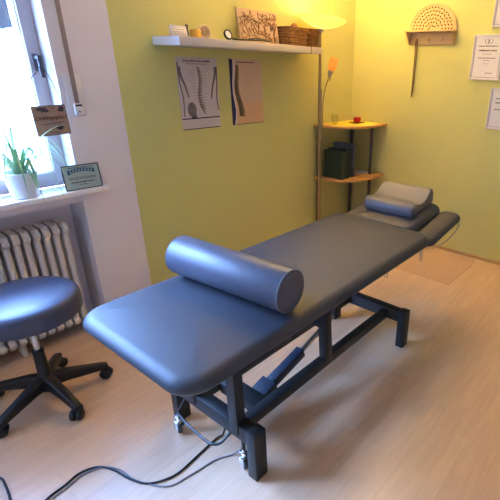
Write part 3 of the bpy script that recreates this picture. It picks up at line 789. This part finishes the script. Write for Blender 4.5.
b = BM(); box(b, -.150, .150, y-.0003, y+.0003, .066, .073); box(b, -.152, .148, y-.0003, y+.0003, 0, .005); build('navy_lines', b, M['navy'], t, smooth=False)

px0, px1, pz0, pz1 = -1.502, -1.195, 1.156, 1.602
t = poster('spine_poster', px0, px1, pz0, pz1, M['paper_tan'], 'tan spine poster with a navy left edge, right one under the shelf'); Hd = pz1-pz0; hw = (px1-px0)/2
b = BM(); P = [(-hw, 0), (-hw+.022, 0), (-hw+.034, .05), (-hw+.040, .10), (-hw+.030, .16), (-hw+.020, .22), (-hw+.020, .28), (-hw+.030, .36), (-hw+.034, Hd-.01), (-hw, Hd)]
prism(b, P, 'y', -.0040, -.0031); build('navy_edge', b, M['navy'], t, smooth=False)
b = BM(); P2 = [(x-.003, z) for x, z in P[1:-1]]+[(x+.007, z) for x, z in reversed(P[1:-1])]; 
for i in range(1, len(P)-2):
    a, c = P[i], P[i+1]; b.faces.new([b.verts.new((x, -.0042, z)) for x, z in ((a[0]-.002, a[1]), (a[0]+.007, a[1]), (c[0]+.007, c[1]), (c[0]-.002, c[1]))])
build('white_contour', b, M['paper'], t, smooth=False)
b = BM(); n = 26
for k in range(n):
    u = k/(n-1); z = Hd-.045-u*(Hd-.11); cx = -hw+.052+.013*math.cos(u*2*PI*1.05+.2)+.022*u; w = .009+.009*u; h = Hd/n*.42
    prism(b, [(cx-w, z-h), (cx+w, z-h), (cx+w, z+h*.8), (cx-w, z+h)], 'y', -.0046, -.004); prism(b, [(cx+w, z-h), (cx+w*2, z-h*1.6), (cx+w*2, z-h*.2), (cx+w, z+h*.4)], 'y', -.0046, -.004)
build('spine_drawing', b, M['bone'], t, smooth=False)
b = BM(); words(b, -.095, .08, Hd-.026, .008, -.0036, 31, dens=.005)
build('heading', b, M['ink'], t, smooth=False)
b = BM()
for k in range(26):
    z = Hd-.06-k*.0135; words(b, -.04, .08, z, .0028, -.0036, 40+k, dens=.0035)
build('text_columns', b, mat('faint_ink', rgb(190, 160, 138), .6), t, smooth=False)
b = BM(); box(b, -.100, hw, -.0034, -.0030, .002, .15); build('lower_band', b, M['paper_pink'], t, smooth=False)
b = BM(); box(b, -hw+.03, hw, -.0040, -.0031, 0, .004); build('navy_line', b, M['navy'], t, smooth=False)

# ------------------------------------------------------------ corner shelf unit
def corner_poly(ax, ay, off=0.0):
    # quarter shelf with bowed front in the room corner (0,0), ax along the back wall, ay along the right wall
    pts = [(-.004, -.004), (-ax, -.004), (-ax, -.05)]
    for k in range(1, 16):
        a = k/16*PI/2; pts.append((-.06-(ax-.06)*math.cos(a)**.72, -.05-(ay-.05)*math.sin(a)**.70))
    pts += [(-.05, -ay), (-.004, -ay)]
    return pts
t = thing('corner_shelf_unit', 'beech corner shelf unit with dark posts beside the floor lamp', 'shelf', (0, 0, 0))
for z in (.13, .615, 1.09):
    bb = BM(); prism(bb, corner_poly(.585, .42), 'z', z-.018, z)
    bmesh.ops.bevel(bb, geom=[e for e in bb.edges if abs(e.verts[0].co.z-e.verts[1].co.z) < 1e-6], offset=.002, segments=2, affect='EDGES')
    build('shelf_board', bb, M['beech'], t, angle=30)
for x, y in ((-.05, -.05), (-.555, -.035), (-.115, -.325)):
    b = BM(); 
    for z0, z1 in ((0, .112), (.13, .597), (.615, 1.072)): tube(b, [(x, y, z0), (x, y, z1)], .016, 16)
    build('post', b, M['post'], t)
# things on the unit
b = BM(); prism(b, corner_poly(.50, .36), 'z', 1.0905, 1.092)
for v in b.verts: v.co.x -= .02; v.co.y -= .02
tag(build('yellow_runner', b, M['yellow_paper']), 'flat yellow cloth covering the top of the corner shelf', 'cloth')
t = thing('red_tealight_holder', 'small red tealight holder on the corner shelf top', 'candle holder', (-.19, -.20, 1.0925))
b = BM(); lathe(b, [(0, .006), (.028, .006), (.034, .015), (.036, .045), (.032, .050), (.029, .045), (.026, .015), (0, .014)], 24); build('cup', b, M['red'], t)
b = BM(); box(b, -.068, .068, -.045, .045, 0, .006, .002); build('tray', b, M['darkwood'], t)
b = BM(); lathe(b, [(0, 0), (.026, 0), (.030, .085), (.028, .085), (.024, .004), (0, .004)], 24)
tag(build('drinking_glass', b, M['clear'], loc=(-.44, -.125, 1.0925)), 'clear drinking glass on the corner shelf top', 'glass')
def bookobj(name, x, y, rz, thick, wd, h, m1, m2, label, lean=0):
    t = thing(name, label, 'folder', (x, y, .6155), rz, None); t.rotation_euler = (0, lean, rz)
    b = BM(); box(b, 0, thick, -wd, -wd+.003, 0, h, .001); box(b, 0, .003, -wd, 0, 0, h, .001); box(b, thick-.003, thick, -wd, 0, 0, h, .001); build('cover', b, m1, t)
    b = BM(); box(b, .003, thick-.003, -wd+.003, -.004, .004, h-.004); build('pages', b, m2, t, smooth=False)
    return t
bookobj('ring_binder', -.505, -.060, 0, .060, .215, .255, M['binder_green'], M['binder_green'], 'dark green binder leftmost on the corner shelf')
bookobj('ring_binder', -.440, -.060, 0, .055, .215, .262, M['binder_green'], M['frame_dark'], 'second dark binder between the green binder and the black folder')
bookobj('thin_booklet', -.380, -.060, 0, .008, .195, .235, M['paper_grey'], M['paper'], 'thin pale booklet standing between the dark folders')
bookobj('magazine_folder', -.355, -.052, math.radians(3), .045, .225, .305, M['binder_blue'], M['binder_black'], 'tall black and grey folder rightmost on the corner shelf')
b = BM(); box(b, -.10, .10, -.07, .07, 0, .004, mtx=Matrix.Rotation(math.radians(-35), 4, 'Z')); box(b, -.10, .10, -.07, .07, .004, .007, mtx=Matrix.Rotation(math.radians(-30), 4, 'Z'))
tag(build('paper_stack', b, M['paper'], loc=(-.135, -.19, .6155), smooth=False), 'flat white papers lying on the middle corner shelf', 'papers')

# ------------------------------------------------------------ floor lamp
lx, ly = -.750, -.205
t = thing('floor_lamp', 'steel uplighter floor lamp with glowing glass bowl and orange reading arm', 'floor lamp', (lx, ly, 0))
b = BM(); lathe(b, [(0, 0), (.125, 0), (.130, .006), (.126, .018), (.03, .026), (.02, .04), (0, .04)], 40); build('base', b, M['steel'], t)
b = BM(); tube(b, [(-.007, 0, .03), (-.007, 0, 1.0), (-.006, 0, 1.78), (0, 0, 1.85)], .0105, 14); tube(b, [(.013, 0, .03), (.013, 0, .95), (.013, 0, 1.40)], .007, 12)
for z in (.98, 1.07): lathe(b, [(0, -.02), (.018, -.02), (.020, 0), (.018, .02), (0, .02)], 20, c=(0, 0, z))
build('pole', b, M['bronze'], t)
bt = T(0, 0, 1.845) @ Matrix.Rotation(math.radians(7), 4, Vector((math.cos(math.radians(0)), 0, 0)).normalized() if False else Vector((.67, .74, 0)))
b = BM(); lathe(b, [(0, -.012), (.025, -.010), (.08, .004), (.132, .022), (.172, .046), (.190, .068), (.187, .070), (.168, .051), (.129, .028), (.078, .010), (.02, -.002), (0, -.003)], 48, mtx=bt)
build('lamp_bowl', b, M['bowl'], t, angle=70)
b = BM(); lathe(b, [(0, -.035), (.018, -.035), (.028, -.012), (0, -.008)], 24, mtx=bt); build('bowl_holder', b, M['steel'], t)
b = BM(); lathe(b, [(0, .004), (.012, .006), (.020, .022), (.016, .04), (0, .048)], 16, mtx=bt); build('bulb', b, M['bulb'], t)
# gooseneck
b = BM(); goose = catmull([(.0, -.018, 1.02), (.006, -.022, 1.14), (.010, -.024, 1.30), (.022, -.038, 1.41), (.044, -.058, 1.50)], 8)
tube(b, goose, .0045, 8); build('gooseneck', b, M['bronze'], t)
g = goose[-1]; dirv = Vector((.18, -.25, 1)).normalized(); gm = dirv.to_track_quat('Z', 'Y').to_matrix().to_4x4(); gm.translation = g
b = BM(); lathe(b, [(0, -.01), (.010, -.008), (.020, .02), (.024, .045), (0, .05)], 20, mtx=gm); build('shade_socket', b, M['steel'], t)
b = BM(); lathe(b, [(.0, .040), (.024, .040), (.033, .075), (.036, .105), (.030, .140), (.027, .140), (.032, .105), (.029, .075), (.02, .046), (0, .046)], 28, mtx=gm); build('reading_shade', b, M['amber'], t)
b = BM(); tube(b, [gm @ Vector((.015, -.01, .01)), gm @ Vector((.03, -.015, -.035))], .002, 6); build('pull_switch', b, M['black_plastic'], t)
def lamp(name, loc, power, col, size):
    l = bpy.data.lights.new(name, 'POINT'); l.energy = power; l.color = col; l.shadow_soft_size = size
    o = bpy.data.objects.new(name, l); COL.objects.link(o); o.location = loc; o.parent = t
    return o
sp = bpy.data.lights.new('bulb_light', 'SPOT'); sp.energy = 135; sp.color = (1.0, .70, .34); sp.shadow_soft_size = .03; sp.spot_size = math.radians(104); sp.spot_blend = .35
so = bpy.data.objects.new('bulb_light', sp); COL.objects.link(so); so.parent = t; so.location = (0, 0, 1.90); so.rotation_euler = (PI, 0, 0)
lamp('bowl_light', (0, 0, 1.93), 1.7, (1.0, .66, .22), .05)

# ------------------------------------------------------------ key rack on the right wall
t = thing('hook_rack', 'light wooden half round fretwork rack with shelf and hooks', 'rack', (0, -.787, 1.755))
b = BM(); pts = [(-.212, .110)] + [(.212*math.cos(a), .110+.204*math.sin(a)) for a in [PI*k/32 for k in range(33)]][::-1]
prism(b, pts, 'x', -.018, -.004)
bmesh.ops.bevel(b, geom=[e for e in b.edges if abs(e.verts[0].co.x-e.verts[1].co.x) < 1e-6], offset=.003, segments=2, affect='EDGES')
build('fretwork_panel', b, M['rackwood'], t)
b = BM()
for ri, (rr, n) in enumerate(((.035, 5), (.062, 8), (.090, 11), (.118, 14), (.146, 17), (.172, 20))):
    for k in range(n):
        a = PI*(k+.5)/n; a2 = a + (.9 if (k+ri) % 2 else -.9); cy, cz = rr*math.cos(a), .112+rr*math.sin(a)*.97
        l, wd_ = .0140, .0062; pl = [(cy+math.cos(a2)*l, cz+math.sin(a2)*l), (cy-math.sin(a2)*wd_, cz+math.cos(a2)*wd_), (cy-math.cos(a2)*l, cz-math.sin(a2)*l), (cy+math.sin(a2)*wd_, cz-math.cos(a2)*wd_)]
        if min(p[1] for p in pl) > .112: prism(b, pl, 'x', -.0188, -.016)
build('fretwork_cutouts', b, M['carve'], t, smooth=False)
b = BM(); tube(b, [(-.018, .198*math.cos(a), .112+.190*math.sin(a)) for a in [PI*k/32 for k in range(33)]], .004, 8); build('rim_moulding', b, M['rackwood'], t)
b = BM(); box(b, -.095, 0, -.215, .215, .098, .110, .002); build('shelf_board', b, M['rackwood'], t)
b = BM(); box(b, -.014, 0, -.203, .203, .005, .098, .002); build('hook_board', b, M['rackwood'], t)
for s in (-1, 1):
    b = BM(); y0 = s*.206; prism(b, [(-.09, .098), (0, .098), (0, .003), (-.022, .003)], 'y', min(y0, y0-s*.012), max(y0, y0-s*.012)); build('side_bracket', b, M['rackwood'], t)
for hy in (.125, .010, -.105):
    b = BM(); tube(b, catmull([(-.014, hy, .045), (-.030, hy, .040), (-.036, hy, .028), (-.040, hy, .040), (-.040, hy, .052)], 5), .0028, 8); build('hook', b, M['brass'], t)
b = BM()
hx, hy, hz = -.028, -.787+.125, 1.755+.043
tube(b, catmull([(hx, hy-.006, hz-.02), (hx, hy, hz), (hx, hy+.008, hz-.02), (hx+.010, hy+.010, hz-.15), (hx+.013, hy+.012, hz-.40), (hx+.013, hy+.014, hz-.455)], 8), .0045, 6)
tube(b, catmull([(hx, hy-.006, hz-.02), (hx+.010, hy-.004, hz-.15), (hx+.013, hy+.002, hz-.38), (hx+.013, hy+.012, hz-.455)], 8), .0045, 6)
tag(build('leather_strap', b, M['leather']), 'thin dark brown looped strap hanging from the left rack hook', 'strap')

# ------------------------------------------------------------ framed certificates on the right wall
def certificate(y0, y1, z0, z1, label, seed, emblem=False):
    # y0 is the left edge as seen (larger y)
    t = thing('framed_certificate', label, 'picture frame', (0, (y0+y1)/2, z0), 0, 'framed certificates on the right wall'); hw = (y0-y1)/2; h = z1-z0
    b = BM(); tt = .010
    box(b, -.018, 0, hw-tt, hw, 0, h, .002); box(b, -.018, 0, -hw, -hw+tt, 0, h, .002); box(b, -.018, 0, -hw+tt, hw-tt, 0, tt, .002); box(b, -.018, 0, -hw+tt, hw-tt, h-tt, h, .002)
    build('frame', b, M['frame_silver'], t)
    build('certificate_sheet', box(BM(), -.010, -.001, -hw+tt, hw-tt, tt, h-tt), M['paper'], t, smooth=False)
    b = BM(); box(b, -.0108, -.0100, -hw+.014, -hw+.018, .02, h-.02); box(b, -.0108, -.0100, hw-.018, hw-.014, .02, h-.02); box(b, -.0108, -.0100, -hw+.014, hw-.014, .018, .022); build('printed_border', b, M['lightink'], t, smooth=False)
    b = BM(); rnd = random.Random(seed)
    for f, ww, hh in ((.74, .62, .008), (.64, .60, .011), (.57, .3, .004), (.48, .60, .007), (.43, .25, .004), (.36, .2, .003), (.15, .22, .006)):
        q = BM(); cxx = 0 if f > .2 else -.03; words(q, -hw*ww+cxx*0, hw*ww, 0, hh, 0, seed+int(f*100), dens=.004)
        for v in q.verts: v.co = Vector((-.0106+(v.co.y), -v.co.x+cxx, f*h+v.co.z))
        merge(b, q)
    if emblem:
        q = BM(); tube(q, [(-.011, 0, h*.80), (-.011, 0, h*.90)], .004, 6); merge(b, q)
        for s in (-1, 1):
            q = BM(); tube(q, catmull([(-.0105, s*.012, h*.80), (-.0105, s*.032, h*.85), (-.0105, s*.022, h*.905)], 5), .0016, 6); merge(b, q)
    build('printed_text', b, M['ink'], t, smooth=False)
certificate(-1.155, -1.392, 1.507, 1.832, 'framed certificate with emblem, directly right of the hook rack', 3, True)
certificate(-1.279, -1.520, 1.880, 2.205, 'framed certificate cut off by the top right picture corner', 4)
certificate(-1.349, -1.590, 1.141, 1.452, 'lowest framed certificate, at the right picture edge', 5)

# ------------------------------------------------------------ floor mat and cables
b = BM(); nx, ny = 24, 24; x0, x1, y0, y1 = -.660, -.030, -1.470, -.80; g_ = []
for i in range(nx+1):
    row = []
    for j in range(ny+1):
        x = x0+(x1-x0)*i/nx; y = y0+(y1-y0)*j/ny; c_ = max(0, 1-math.hypot(x-x1, (y-y0))/.16)
        row.append(b.verts.new((x-.02*c_*c_, y+.012*c_*c_, .004+.022*c_**2)))
    g_.append(row)
for i in range(nx):
    for j in range(ny): b.faces.new((g_[i][j], g_[i+1][j], g_[i+1][j+1], g_[i][j+1]))
o = build('floor_mat', b, [M['mat'], M['mat_edge']], angle=80); md = o.modifiers.new('thick', 'SOLIDIFY'); md.thickness = .004; md.offset = -1; md.material_offset = 1; md.material_offset_rim = 0
tag(o, 'thin beige floor mat by the right wall with one curled corner', 'mat')
b = BM(); tube(b, catmull([(-2.72, -1.262, .172), (-2.725, -1.27, .08), (-2.745, -1.272, .012), (-2.777, -1.262, .005), (-2.899, -1.275, .005), (-3.0, -1.281, .005), (-3.085, -1.235, .005), (-3.122, -1.154, .005), (-3.14, -1.066, .005), (-3.173, -.997, .005), (-3.232, -.968, .005), (-3.293, -.979, .005), (-3.37, -.99, .005), (-3.48, -1.05, .005), (-3.7, -1.12, .005)], 8), .0042, 8)
tag(build('power_cable', b, M['cable']), 'black power cable curling over the floor from the couch base', 'cable')
b = BM(); tube(b, catmull([(-2.745, -1.42, .10), (-2.755, -1.41, .03), (-2.79, -1.385, .0045), (-2.853, -1.35, .0035), (-2.963, -1.329, .0035), (-3.05, -1.300, .0035), (-3.11, -1.18, .0035), (-3.125, -1.08, .0035), (-3.160, -1.015, .0035), (-3.23, -.985, .0035), (-3.293, -.995, .0035), (-3.375, -1.01, .0035), (-3.48, -1.075, .0035), (-3.7, -1.15, .0035)], 8), .0032, 8)
tag(build('cable_shadow', b, M['cable_shadow_grey']), 'thin grey shadow line modelled beside the black cable on the floor', 'cable')  # grey tube added as the shadow line along the black cable
b = BM(); tube(b, catmull([(-3.60, -.62, .005), (-3.47, -.70, .005), (-3.437, -.743, .005), (-3.437, -.80, .005), (-3.449, -.883, .005), (-3.48, -1.0, .013), (-3.5, -1.1, .014), (-3.52, -1.2, .005), (-3.55, -1.4, .005)], 8), .0045, 8)
tag(build('floor_cable', b, M['cable']), 'short piece of black cable at the bottom left corner of the floor', 'cable')
